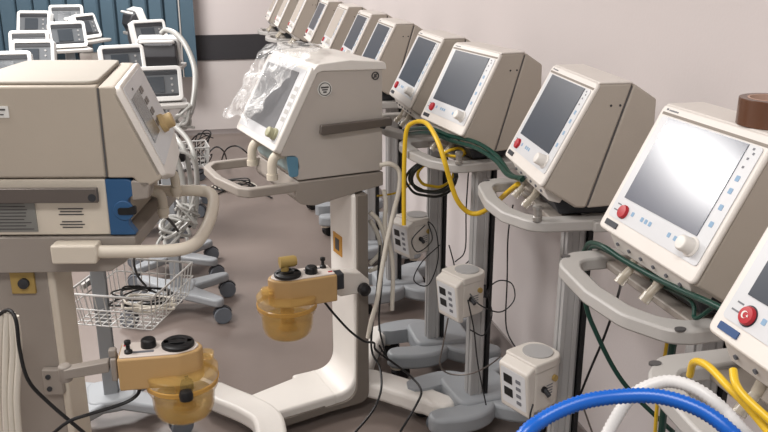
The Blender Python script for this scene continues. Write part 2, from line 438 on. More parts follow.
# crescent and star on the nearest red button
cs = MB(); cs.M = FM @ Matrix.Translation((.186*FW,.145*FH,.0096))
A = [(.0058*math.cos(a)-.001,.0058*math.sin(a)) for a in [math.radians(t) for t in range(40,321,14)]]
B = [(.0046*math.cos(a)+.0007,.0046*math.sin(a)) for a in [math.radians(t) for t in range(310,49,-14)]]
cs.prism(A+B,'z',0,.0006)
st = [((.0026 if k % 2 == 0 else .0010)*math.cos(2*PI*k/10+PI)+.0052,(.0026 if k % 2 == 0 else .0010)*math.sin(2*PI*k/10+PI)) for k in range(10)]
cs.prism(st,'z',0,.0006)
cs.build('crescent_mark', M_WHITE, child(vents[0],'alarm_button')[0])
rg = MB(); rg.M = FM @ Matrix.Translation((.186*FW,.145*FH,0)); rg.lathe([(.013,0),(.0165,0),(.0165,.003),(.013,.003)],closed=True,n=28)
rg.build('button_ring', M_BADGE, vents[0])
# small round studs standing on two of the handle rings
for i in (2,3):
    sk = MB(); sk.lathe([(.012,1.06),(.012,1.07),(.010,1.072),(.010,1.088),(.013,1.09),(.013,1.098),(.008,1.102)],(-.0,-.145,0)); sk.build('handle_stud', M_CHROME, vents[i])

# roll of tape
tr = MB(); tr.lathe([(.042,0),(.057,0),(.057,.048),(.042,.048)], n=40, closed=True)
tp = thing('tape_roll','roll of brown packing tape lying on the ventilator with the glare','tape',(1.003,1.240,1.4092))
tr.build('tape', M_TAPE, tp, .001)
MB().lathe([(.039,.001),(.0425,.001),(.0425,.0485),(.039,.0485)], n=40, closed=True).build('cardboard_core', M_CARD, tp)

# ------------------------------------------------------------------ small humidifier bases on the columns
M_HUM = mat('warm white humidifier plastic', (204,198,190), .42)
def humid():
    t = thing('humidifier','x','humidifier')
    w = .064; H = .150
    body = rnd([(-w,-w),(w,-w),(w,w),(-w,w)],[.012,.012,.05,.05],5)
    MB().prism(body,'z',.0,H).build('housing', M_HUM, t, .008, 3)
    MB().prism(rnd([(-w-.003,-w-.003),(w+.003,-w-.003),(w+.003,w+.003),(-w-.003,w+.003)],[.012,.012,.055,.055],5),'z',H-.022,H+.006).build('top_rim', M_HUM, t, .005, 3)
    MB().lathe([(.047,H+.006),(.047,H+.009),(.002,H+.0095)],(0,.008,0),32).build('heater_plate', M_ALU, t)
    # control front leaning out at the top (faces -y)
    MB().prism([(-w+.004,H+.002),(-w-.034,H-.018),(-w-.014,-.014),(-w+.010,-.018)],'x',-w+.002,w-.002).build('control_front', M_HUM, t, .007, 3)
    A = Vector((0,-w-.014,-.014)); B = Vector((0,-w-.034,H-.018)); v = (B-A).normalized(); u = Vector((1,0,0)); n = u.cross(v)
    M = Matrix.Identity(4)
    for i in range(3): M[i][0] = u[i]; M[i][1] = v[i]; M[i][2] = n[i]
    M = Matrix.Translation(A) @ M
    def sb(mb, x0, y0, x1, y1, a, b, r=0):
        mb.M = M; mb.prism(rrect(x0,y0,x1,y1,r) if r else [(x0,y0),(x1,y0),(x1,y1),(x0,y1)],'z',a,b); return mb
    sb(MB(),-w+.012,.018,w-.012,H-.012,-.0005,.0008,.008).build('key_foil', M_PANEL, t)
    ds = MB()
    for y_ in (.045,.09): sb(ds,-.040,y_,-.004,y_+.028,.0006,.0022,.002)
    ds.each('display', M_BLACK, t)
    kk = MB()
    for y_ in (.032,.056,.080,.104): sb(kk,.012,y_,.032,y_+.012,.0006,.0018,.003)
    kk.each('key', M_GREY_ICON, t)
    for y_, z_, m_ in ((.018,.095,M_GOLD),(-.026,.070,M_BLACK)):
        MB().cyl((w-.002,y_,z_),(w+.008,y_,z_),.010,n=14).build('socket', m_, t)
    MB().cyl((w+.006,-.026,.070),(w+.026,-.027,.060),.0075,n=12).build('plug', M_DARK, t)
    sl = MB()
    for k_ in range(4): sl.box((w+.0002,.0,.05+k_*.009),(.002,.026,.003))
    sl.build('side_print', M_GREY_ICON, t)
    MB().box((0,w+.012,.06),(.05,.03,.05)).box((0,w+.03,.05),(.06,.02,.03)).build('clamp', M_DARK, t, .003)
    return t
hp = humid()
for i, (x,y,z,rz,lab) in enumerate([
   (.880,1.885,.500,-1.18,'white humidifier base on the nearest visible column, beside the blue hose end'),
   (.876,2.48,.515,-1.18,'white humidifier base in the middle of the three, wrapped by thin black cables'),
   (.860,3.06,.535,-1.15,'white humidifier base farthest back, right beside the tall white cart column')]):
    place(hp, i == 0, (x,y,z), rz, lab, 'white humidifier bases clamped to the wall-row columns').scale = (.9,.9,.95)

# ------------------------------------------------------------------ the two older ventilators in front
def old_face(s, x0, z0, x1, z1):
    """matrix: u away from the near side, v up, n outwards for a front going from bottom (x0,z0) to top (x1,z1)"""
    M = Matrix.Identity(4); vd = Vector((x1-x0,0,z1-z0)).normalized(); ud = Vector((0,s,0)); nd = Vector((vd.z,0,-vd.x))
    for i in range(3): M[i][0] = ud[i]; M[i][1] = vd[i]; M[i][2] = nd[i]
    return Matrix.Translation((x0,0,z0)) @ M, (Vector((x1,z1))-Vector((x0,z0))).length
def ys(s, a, b): return (s*a, s*b)

# --- left machine (faces right)
Lx, Ly, Lr = -.1735, 2.0452, -12.3*PI/180
SH = Matrix.Identity(4); SH[0][1] = -.17
L = thing('ventilator','large aged beige ventilator filling the left foreground, with a blue side panel','ventilator',(Lx,Ly,0),Lr,'older ventilators on tall carts')
s = 1; WD = .455
MB().prism([(-.37,0),(-.046,0),(-.046-.17*WD,WD),(-.37,WD)],'z',1.172,1.4).build('housing', M_OLDBEIGE, L, .006,3)
_m = MB(); _m.M = SH; _m.prism(rnd([(-.043,1.398),(-.004,1.398),(.093,1.178),(.088,1.168),(.042,1.142),(.02,1.172),(-.043,1.172)],[0,.012,.01,.008,.01,0,0]),'y',0,WD).build('front_shell', M_OLDBEIGE, L, .004,2)
MB().prism(rnd([(-.38,.015),(-.05,.015),(-.115,WD-.02),(-.38,WD-.02)],.03),'z',1.400,1.409).build('top_shell', M_OLDROOF, L, .004,3)
MB().prism([(-.0465,1.395),(-.0425,1.395),(-.0425,1.175),(-.0465,1.175)],'y',-.0008,.002).build('seam', M_ALU_D, L)
# lower chassis
MB().prism([(-.36,1.168),(-.052,1.168),(-.052,1.022),(-.36,1.022)],'y',.004,WD-.01).build('chassis', M_OLDTOP, L, .004)
MB().prism([(-.052,1.165),(.02,1.140),(-.02,1.10),(-.03,1.022),(-.052,1.022)],'y',.03,WD-.06).build('front_underside', M_OLDBEIGE, L, .004)
MB().prism(rnd([(-.052,1.168),(.006,1.168),(.036,1.142),(.03,1.13),(.0,1.12),(-.004,1.05),(.016,1.022),(-.052,1.022)],[0,.02,.01,.01,.02,.02,.005,0]),'y',.002,.03).build('side_panel', M_BLUE_PL, L, .003, label='blue moulded side panel')
po = MB(); po.cyl((-.012,-.001,1.087),(-.012,.006,1.087),.026,n=28); po.build('gas_socket', M_BLUE_PL, L, .002)
MB().prism(rnd([(-.026,1.095),(.0,1.095),(.02,1.102),(.02,1.078),(.0,1.077),(-.026,1.077)],.006),'y',-.004,.004).build('socket_opening', M_BLACK, L)
# front face
FMl, FHl = old_face(1,.095,1.176,-.001,1.397); FMl = SH @ FMl
def lb(mb, u0,v0,u1,v1,n0,n1,r=0):
    mb.M = FMl
    mb.prism(rrect(u0,v0,u1,v1,r) if r else [(u0,v0),(u1,v0),(u1,v1),(u0,v1)],'z',n0,n1); return mb
ff = MB(); ff.M = FMl
ff.prism(rnd([(.0,.0),(.10,-.032),(.35,-.032),(WD,.01),(WD,FHl),(.0,FHl)],[.012,.06,.06,.02,.015,.015]),'z',-.018,.010); ff.build('front_bezel', M_BEZEL, L, .005,3)
lb(MB(),.018,.02,WD-.02,FHl-.012,.010,.012,.01).build('key_panel', M_PANEL, L)
lb(MB(),.045,.075,.20,.195,.012,.0135).build('screen', mat('grey lcd glass',(104,106,108),.22), L)
kb = MB()
for c_ in range(4):
    for r_ in range(2): lb(kb,.215+r_*.035,.085+c_*.031,.238+r_*.035,.101+c_*.031,.012,.0145,.002)
kb.each('key', M_RAILDK, L)
lk = MB(); lk.M = FMl @ Matrix.Translation((.275,.078,.012)); lk.lathe([(.026,0),(.026,.012),(.021,.016),(.021,.034),(.017,.038),(.003,.039)],n=28); lk.build('control_knob', M_KNOBTAN, L, .001)
lb(MB(),.12,.205,.14,.211,.0121,.0126).build('maker_mark', M_INK, L)
# rail along the near side
MB().box((-.215,-.02,1.134),(.30,.014,.037)).build('side_rail', M_RAILDK, L, .002)
ro = MB()
for x_ in (-.085,-.3): ro.cyl((x_,-.02,1.134),(x_,.01,1.134),.008,n=12)
ro.cyl((-.078,-.0285,1.129),(-.078,-.026,1.129),.010,n=16); ro.each('rail_bolt', M_DARK, L)
MB().box((-.29,.0025,1.075),(.115,.003,.085)).build('rating_plate', M_LABEL, L)
tx = MB()
for k_ in range(9): tx.box((-.29+random.uniform(-.008,.004),.0005,1.108-.0085*k_),(.085+random.uniform(-.02,.015),.0015,.002))
for k_ in range(3): tx.box((-.145,.003,1.092-.0075*k_),(.062-.008*(k_ % 2),.0015,.0028))
for k_ in range(3): tx.box((-.145,.003,1.058-.0075*k_),(.05+.012*(k_ % 2),.0015,.0028))
tx.each('text_line', M_INK, L)
MB().box((-.30,-.001,1.338),(.075,.003,.028)).build('sticker', M_STICK, L)
MB().box((-.30,-.003,1.344),(.06,.002,.004)).box((-.30,-.003,1.332),(.05,.002,.0025)).build('sticker_print', M_INK, L)
# cart tray and wrap round handle
MB().prism(rnd([(-.38,1.018),(.010,1.018),(.012,.985),(-.02,.950),(-.06,.925),(-.38,.922)],[0,.003,.02,.03,.02,0]),'y',-.004,WD).build('cart_tray', M_OFFGREY, L, .006)
MB().prism(rnd([(-.188,1.012),(-.075,1.012),(-.072,.99),(-.078,.963),(-.188,.963)],.006),'y',-.05,-.004).build('handle_block', M_OLDTOP, L, .006,3)
hpth = spline([(-.12,-.027,.988),(0,-.027,.988),(.10,-.022,.988),(.145,0,.99),(.163,.06,.995),(.168,.17,1.01),(.160,.27,1.03),(.140,.32,1.04),(.10,.335,1.043),(.03,.335,1.043),(-.08,.335,1.043)],6)
MB().tube(hpth,.0165,14).build('handle', M_OLDTOP, L)
for q in ((.068,.22,1.09),(.042,.17,1.045)):
    g = MB(); g.tube(spline([(q[0],q[1],q[2]-.03),(q[0],q[1],q[2]+.02),(q[0]-.01,q[1],q[2]+.038),(q[0]-.045,q[1],q[2]+.045)],4),.0125,14).lathe([(.016,0),(.016,.018),(.0125,.018)],(q[0],q[1],q[2]-.02),16)
    g.build('gas_elbow', M_CREAM, L)
MB().prism(rnd([(.012,1.165),(.062,1.163),(.052,1.118),(.012,1.112)],.006),'y',.0,.05).build('handle_joint', M_OFFGREY, L, .004)
# column
MB().prism([(-.38,.14),(-.235,.14),(-.235,.93),(-.38,.93)],'y',.03,.13).build('column', M_OFFGREY, L, .006)
MB().prism([(-.238,.10),(-.218,.10),(-.218,.93),(-.238,.93)],'y',.027,.15).build('column_front', M_OLDTOP, L, .006,3, label='cream front face of the column')
MB().box((-.30,.026,.885),(.062,.010,.062)).build('connector_plate', M_GOLD, L, .002)
MB().lathe([(.014,0),(.014,.01),(.009,.012)],(0,0,0),18).build('connector_core', M_DARK, L).matrix_local = Matrix.Translation((-.295,.022,.885)) @ Matrix.Rotation(PI/2,4,'X')
MB().prism(rrect(-.40,.02,.30,.28,.05),'z',.06,.115).build('base', M_OLDTOP, L, .012,3)
for x_,y_ in ((.28,-.12),(.28,.42),(-.38,-.12),(-.38,.42)):
    MB().strip([(x_*.8,.15),(x_,y_)],[.10,.07],.06,.11).build('leg', M_OLDTOP, L, .012)
    caster(L, x_, y_, .5, .034,.07)
MB().box((-.252,.018,.600),(.052,.02,.075)).build('side_bracket', M_OFFGREY, L, .003)
br = MB()
for z in (.618,.582): br.cyl((-.262,.004,z),(-.262,.010,z),.007,n=12)
br.each('bracket_bolt', M_DARK, L)

# --- middle machine under the plastic bag (faces left)
Cx, Cy = .336, 2.70; Cr = math.atan2(-.225,-.974)
K = thing('ventilator','white topped ventilator on a tall white cart, half covered by a crinkled plastic bag','ventilator',(Cx,Cy,0),Cr,'older ventilators on tall carts')
s = -1; WC = .44
MB().prism(rnd([(-.326,.957),(-.002,.957),(.004,.985),(-.01,1.0),(.0,1.045),(.052,1.046),(.064,1.072),(-.078,1.325),(-.326,1.328)],[.004,.004,0,.02,.02,.01,.008,.02,.01]),'y',-.004,-WC).build('housing', mat('warm light grey enclosure',(186,179,172),.5), K, .005,3)
MB().prism(rnd([(-.340,1.318),(-.335,1.345),(-.20,1.358),(-.085,1.350),(-.060,1.326),(-.075,1.318),(-.1,1.326)],[.004,.015,.05,.02,.01,0,0]),'y',.002,-WC-.004).build('top_shell', M_WHITE, K, .006,3)
FMc, FHc = old_face(-1,.071,1.066,-.072,1.336)
def cb(mb, u0,v0,u1,v1,n0,n1,r=0):
    mb.M = FMc; mb.prism(rrect(u0,v0,u1,v1,r) if r else [(u0,v0),(u1,v0),(u1,v1),(u0,v1)],'z',n0,n1); return mb
cb(MB(),-.003,-.004,WC,FHc,-.016,.012,.014).build('front_bezel', M_WHITE, K, .005,3)
cb(MB(),.018,.02,WC-.02,FHc-.015,.012,.0135,.008).build('key_panel', M_PANEL, K)
cb(MB(),.075,.055,WC-.04,FHc-.03,.0135,.015).build('screen', mat('satin grey lcd',(112,112,114),.3), K)
ck = MB(); ck.M = FMc @ Matrix.Translation((.045,.05,.013)); ck.lathe([(.021,0),(.021,.010),(.018,.012),(.018,.030),(.014,.033),(.003,.034)],n=28); ck.build('control_knob', M_KNOBGR, K, .001)
kk = MB()
for k_ in range(5): cb(kk,.025,.10+.028*k_,.055,.115+.028*k_,.0135,.0145,.002)
kk.each('key', M_RAIL, K)
# teal recess with elbows
MB().prism(rnd([(.02,1.05),(.035,1.05),(.025,.99),(.01,.972),(-.004,.972),(-.004,1.04)],[.0,.01,.02,.02,.01,.01]),'y',-.01,-.36).build('connector_recess', M_TEAL, K, .003, label='pale teal connector recess')
MB().prism(rnd([(-.004,1.040),(.038,1.048),(.028,.972),(-.004,.972)],.012),'y',-.002,-.008).build('recess_rim', M_BLUE_T, K, label='teal blue recess rim')
for y_ in (-.045,-.27):
    g = MB(); g.tube(spline([(.015,y_,1.045),(.055,y_,1.045),(.074,y_,1.02),(.076,y_,.965)],5),.0165,14)
    g.lathe([(.020,0),(.020,.02),(.0165,.02)],(.076,y_,.96),16); g.build('gas_elbow', M_CREAM, K)
# stickers
def disc_on_side(x, z, r, m, name, y=.001, parent=K):
    mb = MB(); mb.M = Matrix.Translation((x,y,z)) @ Matrix.Rotation(PI/2,4,'X'); mb.cyl((0,0,-.001),(0,0,.001),r,n=32); return mb.build(name, m, parent)
disc_on_side(-.108,1.265,.026,M_STICK,'round_sticker',-.003)
rg = MB(); rg.M = Matrix.Translation((-.108,-.0015,1.265)) @ Matrix.Rotation(PI/2,4,'X')
rg.lathe([(.020,-.0012),(.0225,-.0012),(.0225,.0004),(.020,.0004)],closed=True,n=32)
rg.box((0,.006,0),(.028,.005,.002)).box((0,-.002,0),(.02,.004,.002)).box((0,-.010,0),(.012,.005,.002)); rg.build('sticker_print', M_INK, K)
rg = MB(); rg.M = Matrix.Translation((-.298,-.0025,1.298)) @ Matrix.Rotation(PI/2,4,'X')
rg.lathe([(.0105,-.001),(.0145,-.001),(.0145,.001),(.0105,.001)],closed=True,n=28).box((0,0,0),(.024,.004,.002),rz=-.8).box((0,0,-.0002),(.009,.012,.002)); rg.build('warning_symbol', M_INK, K)
# side rail
MB().prism(rnd([(-.076,1.120),(-.080,1.148),(-.345,1.152),(-.35,1.14),(-.347,1.124),(-.086,1.113)],.005),'y',.012,.030).build('side_rail', M_RAILDK, K, .003)
rb = MB()
for x_ in (-.1,-.32): rb.cyl((x_,-.005,1.12),(x_,.02,1.12),.008,n=10)
rb.each('rail_post', M_DARK, K)
# tray with front ring
MB().prism(rnd([(-.326,.952),(.0,.952),(.015,.90),(-.005,.872),(-.06,.860),(-.20,.885),(-.326,.902)],[.004,0,.02,.03,.05,.03,.004]),'y',.003,-WC-.004).build('cart_tray', M_OFFGREY, K, .006,3)
ring = rnd([(.0,.003),(.175,.006),(.205,-.03),(.238,-.20),(.235,-.37),(.19,-WC),(.0,-WC)],[0,.02,.03,.1,.05,.04,0],5)
ring2 = rnd([(.0,-WC+.028),(.175,-WC+.028),(.207,-.36),(.210,-.20),(.182,-.055),(.16,-.024),(.0,-.024)],[0,.04,.05,.1,.03,.02,0],5)
MB().prism(ring+ring2,'z',.918,.950).build('handle_ring', M_OFFGREY, K, .005,3)
# bent plate column and base beam
zb0 = .055
M_EDGE = mat('taupe column edging', (122,114,106), .5)
colp = rnd([(-.240,zb0),(-.02,zb0),(-.02,zb0+.05),(-.199,zb0+.050),(-.198,.50),(-.198,.885),(-.240,.885)],[.06,.0,.0,.13,0,0,0],10)
MB().prism(colp,'y',.020,-.205).build('column', M_WHITE, K, .012,4)
MB().prism([(-.12,.022),(.20,.045),(.20,-.12),(-.12,-.207)],'z',zb0,zb0+.052).build('base_beam', M_WHITE, K, .012,4)
MB().prism([(-.07,.030),(.18,.054),(.18,-.12),(-.07,-.21)],'z',zb0-.012,zb0+.020).build('beam_edge', M_EDGE, K, .003)
edge = rnd([(-.252,zb0-.005),(-.06,zb0-.010),(-.06,zb0+.014),(-.20,zb0+.016),(-.208,.50),(-.208,.885),(-.252,.885)],[.05,.0,0,.10,0,0,0],10)
MB().prism(edge,'y',.030,-.215).build('column_edge', M_EDGE, K, .003, label='warm grey side edging of the column')
MB().strip(spline([(.225,.26,0),(.185,.15,0),(.165,.04,0),(.195,-.06,0),(.265,-.19,0),(.33,-.32,0)],5),[.08]*3+[.11]*20+[.08]*3,.045,.110).build('front_foot', M_WHITE, K, .025,4)
MB().prism(rnd([(-.252,.05),(-.225,.05),(-.225,.30),(-.252,.42)],[0,0,.0,.0]),'y',-.02,-.17).build('rear_gusset', M_WHITE, K, .004)
for pts in ([(-.275,-.04,0),(-.34,.05,0),(-.40,.16,0),(-.45,.26,0)],[(-.285,-.15,0),(-.36,-.26,0),(-.42,-.33,0),(-.50,-.39,0)]):
    MB().strip(spline(pts,5),[.12]*8+[.11]*4+[.095]*4,.055,.125).build('rear_foot', M_WHITE, K, .02,4)
for x_,y_ in ((.225,.245),(.325,-.31),(-.44,.24),(-.48,-.38)): caster(K,x_,y_,.4,.03,.06)
MB().box((-.197,-.125,.655),(.004,.080,.080)).build('warning_label', mat('amber warning label',(190,140,60),.6), K)
MB().box((-.1945,-.125,.655),(.002,.035,.045)).build('label_print', M_INK, K)
# equipment arm for the humidifier
MB().prism(rnd([(-.03,.610),(-.03,.645),(-.20,.610),(-.235,.575),(-.235,.53),(-.12,.53)],.008),'y',.035,.075).build('side_bracket', M_BEZEL, K, .005)
kb_ = MB(); kb_.M = Matrix.Translation((-.205,.085,.55)) @ Matrix.Rotation(PI/2,4,'X'); kb_.lathe([(.005,-.03),(.012,-.025),(.022,-.02),(.024,0),(.02,.006),(.004,.008)],n=18); kb_.build('clamp_knob', M_BLACK, K)

# ------------------------------------------------------------------ tan humidifiers with amber jars
def jarhum(label, loc, rz, sc, flip=1, cap=True):
    t = thing('humidifier', label, 'humidifier', loc, rz, 'tan humidifiers with amber water jars')
    t.scale = (sc,sc,sc)
    x0, x1 = -.105, .085          # body runs along local x, mounting end at -x
    prof = rnd([(x0,-.045),(x0,.045),(.04,.045),(x1,.025),(x1+.012,0),(x1,-.025),(.04,-.045)],[.006,.006,.03,.02,.02,.02,.03])
    mb = MB(); mb.prism(prof,'z',.0,.085); o = mb.build('housing', M_TAN, t, .008,3)
    MB().prism([(p[0]*.93-.003,p[1]*.88) for p in prof],'z',.084,.089).build('control_plate', M_TANTOP, t, .002)
    MB().lathe([(.019,0),(.018,.018),(.014,.022),(.003,.0225)],(-.035,.01,.089),20).build('control_dial', M_BLACK, t, .001)
    MB().lathe([(.010,0),(.010,.006),(.005,.010),(.005,.022),(.008,.024),(.008,.032),(.003,.034)],(-.08,-.018,.089),14).build('toggle_knob', M_BLACK, t)
    MB().lathe([(.040,0),(.040,.008),(.034,.012),(.022,.012),(.020,.006),(.003,.006)],(.036,.004,.089),28).box((.036,.004,.098),(.07,.016,.006)).build('filler_cap', M_BLACK, t, .001)
    li = MB(); li.box((-.09,.022,.0895),(.012,.007,.002)); li.build('warning_light', M_RED, t)
    MB().box((-.045,-.018,.0895),(.05,.010,.0006)).build('plate_print', M_GREY_ICON, t)
    # amber jar
    jx = .04
    j = MB().lathe([(.003,-.100),(.062,-.098),(.070,-.090),(.076,-.072),(.078,-.030),(.084,-.026),(.088,-.018),(.088,.008),(.086,.012),(.090,.016),(.090,.026),(.084,.030),(.072,.031)],(jx,0,0),36)
    jo = j.build('water_jar', M_AMBER, t, label='amber translucent water jar')
    MB().lathe([(.0885,-.010),(.091,-.008),(.091,.002),(.0885,.004)],(jx,0,0),36,closed=True).build('jar_ring', M_AMBER_D, jo)
    MB().lathe([(.02,-.01),(.02,-.075),(.030,-.08),(.004,-.085)],(jx,0,0),20).build('jar_insert', M_AMBER_D, jo)
    MB().lathe([(.003,-.097),(.06,-.096),(.072,-.07),(.073,-.045),(.003,-.045)],(jx,0,0),30).build('water', mat('amber water',(206,172,100),.05,trans=.5,ior=1.2,alpha=.6), jo)
    sp = MB().tube(spline([(.07,.0,.01),(.095,.01,.03),(.10,.012,.05)],4),.019,14).lathe([(.021,0),(.021,.012),(.016,.013)],(.10,.012,.048),16)
    sp.build('jar_outlet', M_AMBER, t)
    MB().lathe([(.016,0),(.017,.012),(.014,.022),(.005,.024),(.005,.034)],(.055,-.052,-.004),16).lathe([(.016,0),(.017,.012),(.014,.022),(.005,.024)],(.055,-.098,-.006),16).build('drain_plug', M_BLACK, t)
    return t
hL = jarhum('tan humidifier with amber jar on a grey arm at lower left',(-0.114,1.930,0.668),-.06,1.02)
a0 = Vector((-.225,.02,.628))
MB().box((-.118,.0,.045),(.014,.04,.06)).box((-.120,.0,.085),(.018,.02,.02)).build('mounting_plate', M_OFFGREY, hL, .003)
MB().prism(rnd([(-.235,.055),(-.235,.030),(-.13,.040),(-.13,.068)],.004),'y',-.018,.010).lathe([(.014,.018),(.016,.022),(.016,.058),(.011,.062)],(-.235,0,0),18).build('support_arm', M_OFFGREY, hL, .002)
hC = jarhum('tan humidifier with amber jar hanging before the tall white cart',(0,0,0),.0,1.12)
hC.location = (0.307,2.520,0.589); hC.rotation_euler = (0,0,PI+.15); hC['label'] = 'tan humidifier with amber jar clamped to the tall white cart'
cp_ = MB().cyl((.040,-.01,.10),(.040,-.01,.118),.012,n=14).cyl((.055,-.01,.127),(.01,-.01,.127),.017,n=18).cyl((.02,-.01,.127),(.005,-.01,.127),.014,n=18)
cp_.build('filler_connector', M_GOLD, hC)
MB().box((-.12,0,.05),(.03,.04,.05)).build('mounting_clamp', M_DARK, hC, .003)

# ------------------------------------------------------------------ plastic bag
def bag():
    me = bpy.data.meshes.new('plastic_bag'); bm = bmesh.new()
    # profile (x,z) in machine space: over the top towards the front then down the face
    prof = [(-.24,1.358),(-.19,1.368),(-.12,1.366),(-.07,1.356),(-.04,1.325),(-.01,1.28),(.02,1.225),(.045,1.18),(.062,1.15),(.078,1.12)]
    P = spline([(a,0,b) for a,b in prof],6)
    nv = 44; grid = []
    for i, p in enumerate(P):
        row = []; t = i/(len(P)-1)
        edge = .02+.36*max(0,t-.35)+.012*math.sin(13*t)     # near edge of the bag
        if t < .30: edge = .02+(.30-t)*.9
        y0 = edge; y1 = WC+.045+.02*math.sin(7*t)
        for j in range(nv):
            y = y0+(y1-y0)*j/(nv-1)
            q = Vector((p.x, -y, p.z)); n1 = noise.noise(Vector((p.x*9,y*9,p.z*9)))
            n2 = noise.noise(Vector((p.x*26,y*26+3,p.z*26))); n3 = abs(noise.noise(Vector((p.x*14+7,y*10,p.z*14))))
            lift = .012+.030*max(0,n1)+.012*n2+.040*n3*(.5+t)
            q += Vector((.85*(0.25+t),-.1*n1,.55*(1.15-t)))*lift
            if t > .8: q.z += .028*math.sin(y*38+1)*(t-.8)*5*.5
            row.append(bm.verts.new(q))
        grid.append(row)
    for i in range(len(grid)-1):
        for j in range(nv-1): bm.faces.new((grid[i][j],grid[i+1][j],grid[i+1][j+1],grid[i][j+1]))
    for f in bm.faces: f.smooth = True
    bm.to_mesh(me); bm.free(); me.materials.append(M_BAG)
    o = bpy.data.objects.new('plastic_bag', me); C.objects.link(o)
    o.location = (Cx,Cy,0); o.rotation_euler = (0,0,Cr)
    return tag(o,'crinkled clear plastic bag draped over the front of the white topped ventilator','bag')
bag()

# ------------------------------------------------------------------ small portable ventilators on carts (background)
def small_vent():
    t = thing('portable_ventilator','x','ventilator')
    TM = Matrix.Translation((0,0,1.0)) @ Matrix.Rotation(-.32,4,'X')
    w, h, d = .13, .19, .13
    mb = MB(); mb.M = TM; mb.prism(rnd([(-.085+.09,.008),(.10,.02),(.11,.10),(.075,h-.03),(-.085+.09,h-.008)],.015),'x',-w+.012,w-.012); mb.build('rear_casing', M_SV_BODY, t, .010,3)
    mb = MB(); mb.M = TM
    a = rnd([(-w,0),(w,0),(w,h),(-w,h)],.028,5); b = rnd([(-w+.022,.026),(w-.022,.026),(w-.022,h-.022),(-w+.022,h-.022)],.010,5)
    n = len(a)
    vs = [(p[0],-.03,p[1]) for p in a]+[(p[0],-.03,p[1]) for p in b]+[(p[0],.03,p[1]) for p in a]+[(p[0],.0,p[1]) for p in b]
    fs = []
    for i in range(n):
        j = (i+1) % n
        fs += [(i,j,n+j,n+i),(i,2*n+i,2*n+j,j),(n+i,n+j,3*n+j,3*n+i)]
    fs.append(tuple(range(3*n,4*n)))
    fs.append(tuple(range(2*n,3*n)))
    mb.add(vs,fs); mb.build('front_frame', M_SV_WHITE, t, .004)
    mb = MB(); mb.M = TM; mb.box((0,-.012,h/2),(2*w-.036,.02,h-.048)); mb.build('control_face', M_SV_FACE, t)
    mb = MB(); mb.M = TM; mb.box((-.015,-.024,h/2-.005),(.10,.006,.085)); mb.build('screen', M_SV_SCR, t)
    mb = MB(); mb.M = TM; mb.box((0,-.024,h-.037),(2*w-.04,.005,.018)).box((0,-.024,.034),(2*w-.05,.004,.012)); mb.build('title_strip', M_DARK, t)
    mb = MB(); mb.M = TM
    for k_ in range(3): mb.cyl((.075,-.026,.055+.033*k_),(.075,-.02,.055+.033*k_),.006,n=12)
    mb.each('key', M_ALU, t)
    mb = MB(); mb.M = TM; mb.tube(spline([(-w+.03,.05,h-.02),(-w+.035,.075,h-.004),(-.04,.085,h+.002),(.04,.085,h+.002),(w-.035,.075,h-.004),(w-.03,.05,h-.02)],5),.010,10); mb.build('handle', M_SV_WHITE, t)
    MB().prism(rrect(-.15,-.10,.15,.13,.03),'z',.975,.998).build('tray', M_RAIL, t, .005)
    MB().box((0,.03,.52),(.05,.065,.92)).box((.027,.03,.55),(.006,.03,.85)).build('column', M_BASE, t, .004)
    MB().box((-.05,-.02,.86),(.10,.11,.09)).build('power_unit', M_WHITE, t, .006)
    MB().lathe([(.012,-.03),(.02,-.02),(.02,.012),(.01,.016)],(.075,.0,.80),14).build('clamp_knob', M_BLACK, t)
    MB().prism(rrect(-.09,-.06,.09,.12,.05),'z',.085,.135).build('base', M_BASE, t, .012,3)
    for x_, y_ in ((.215,-.15),(.215,.17),(-.19,-.15),(-.19,.17)):
        MB().strip([(x_*.25,y_*.25+.02),(x_,y_)],[.10,.06],.09,.13).build('leg', M_BASE, t, .010,3)
        caster(t,x_,y_,.2 if x_ > 0 else 2.8,.042,.095)
    return t
sv = small_vent()
SV = [ # x,y,rot,label,scale
 (-.165,4.38,.06,'small white framed ventilator facing the camera beside the large beige one',.965),
 (-.378,5.10,.25,'small white ventilator with a long carry handle, just over the beige machine\'s rear edge',1.0),
 (-.175,5.62,3.0,'small ventilator turned away, showing its dark back under the looping hose',1.01),
 (-.26,6.40,.5,'small white ventilator angled left behind the one with its dark back turned',1.04),
 (-.36,7.42,1.9,'small ventilator farthest back beside the curved hose, turned sideways to show dark casing',1.07),
 (-.98,4.90,.02,'small white ventilator nearest the left edge behind the beige machine',1.0),
 (-.95,5.55,-.10,'small white ventilator second from the front in the left cluster',1.0),
 (-1.06,6.10,-.05,'small white ventilator showing only its top edge, third in the left cluster',1.01),
 (-.86,6.55,.30,'small white ventilator with a dark side on the right of the left cluster',1.03),
 (-.76,7.02,1.05,'small white ventilator leaning diagonally at the right of the left cluster',1.05),
 (-1.20,7.20,-.30,'small white ventilator tilted left at the top of the left cluster',1.065),
 (-1.00,7.66,.05,'farthest small ventilator of the left cluster, against the blue blind',1.08),
 (-.37,2.86,.12,'small ventilator cart directly behind the beige machine, carrying the front wire basket',1.0)]
for i, (x,y,r,lab,sc) in enumerate(SV):
    place(sv, i == 0, (x,y,0), r, lab, 'small portable ventilators on carts').scale = (sc,sc,sc)
cart = copy_tree(sv); cart.location = (-.14,3.86,0); cart.rotation_euler = (0,0,-.12); cart.name = 'equipment_cart'; cart.scale = (1,1,1); cart['category'] = 'cart'
cart['label'] = 'low equipment cart with its caster on open floor right of the front wire basket'; del cart['group']
for c in [x for x in C.objects if x.parent == cart]:
    k = c.name.split('.')[0]
    if k in ('rear_casing','front_frame','control_face','screen','title_strip','key','handle','tray'): bpy.data.objects.remove(c)
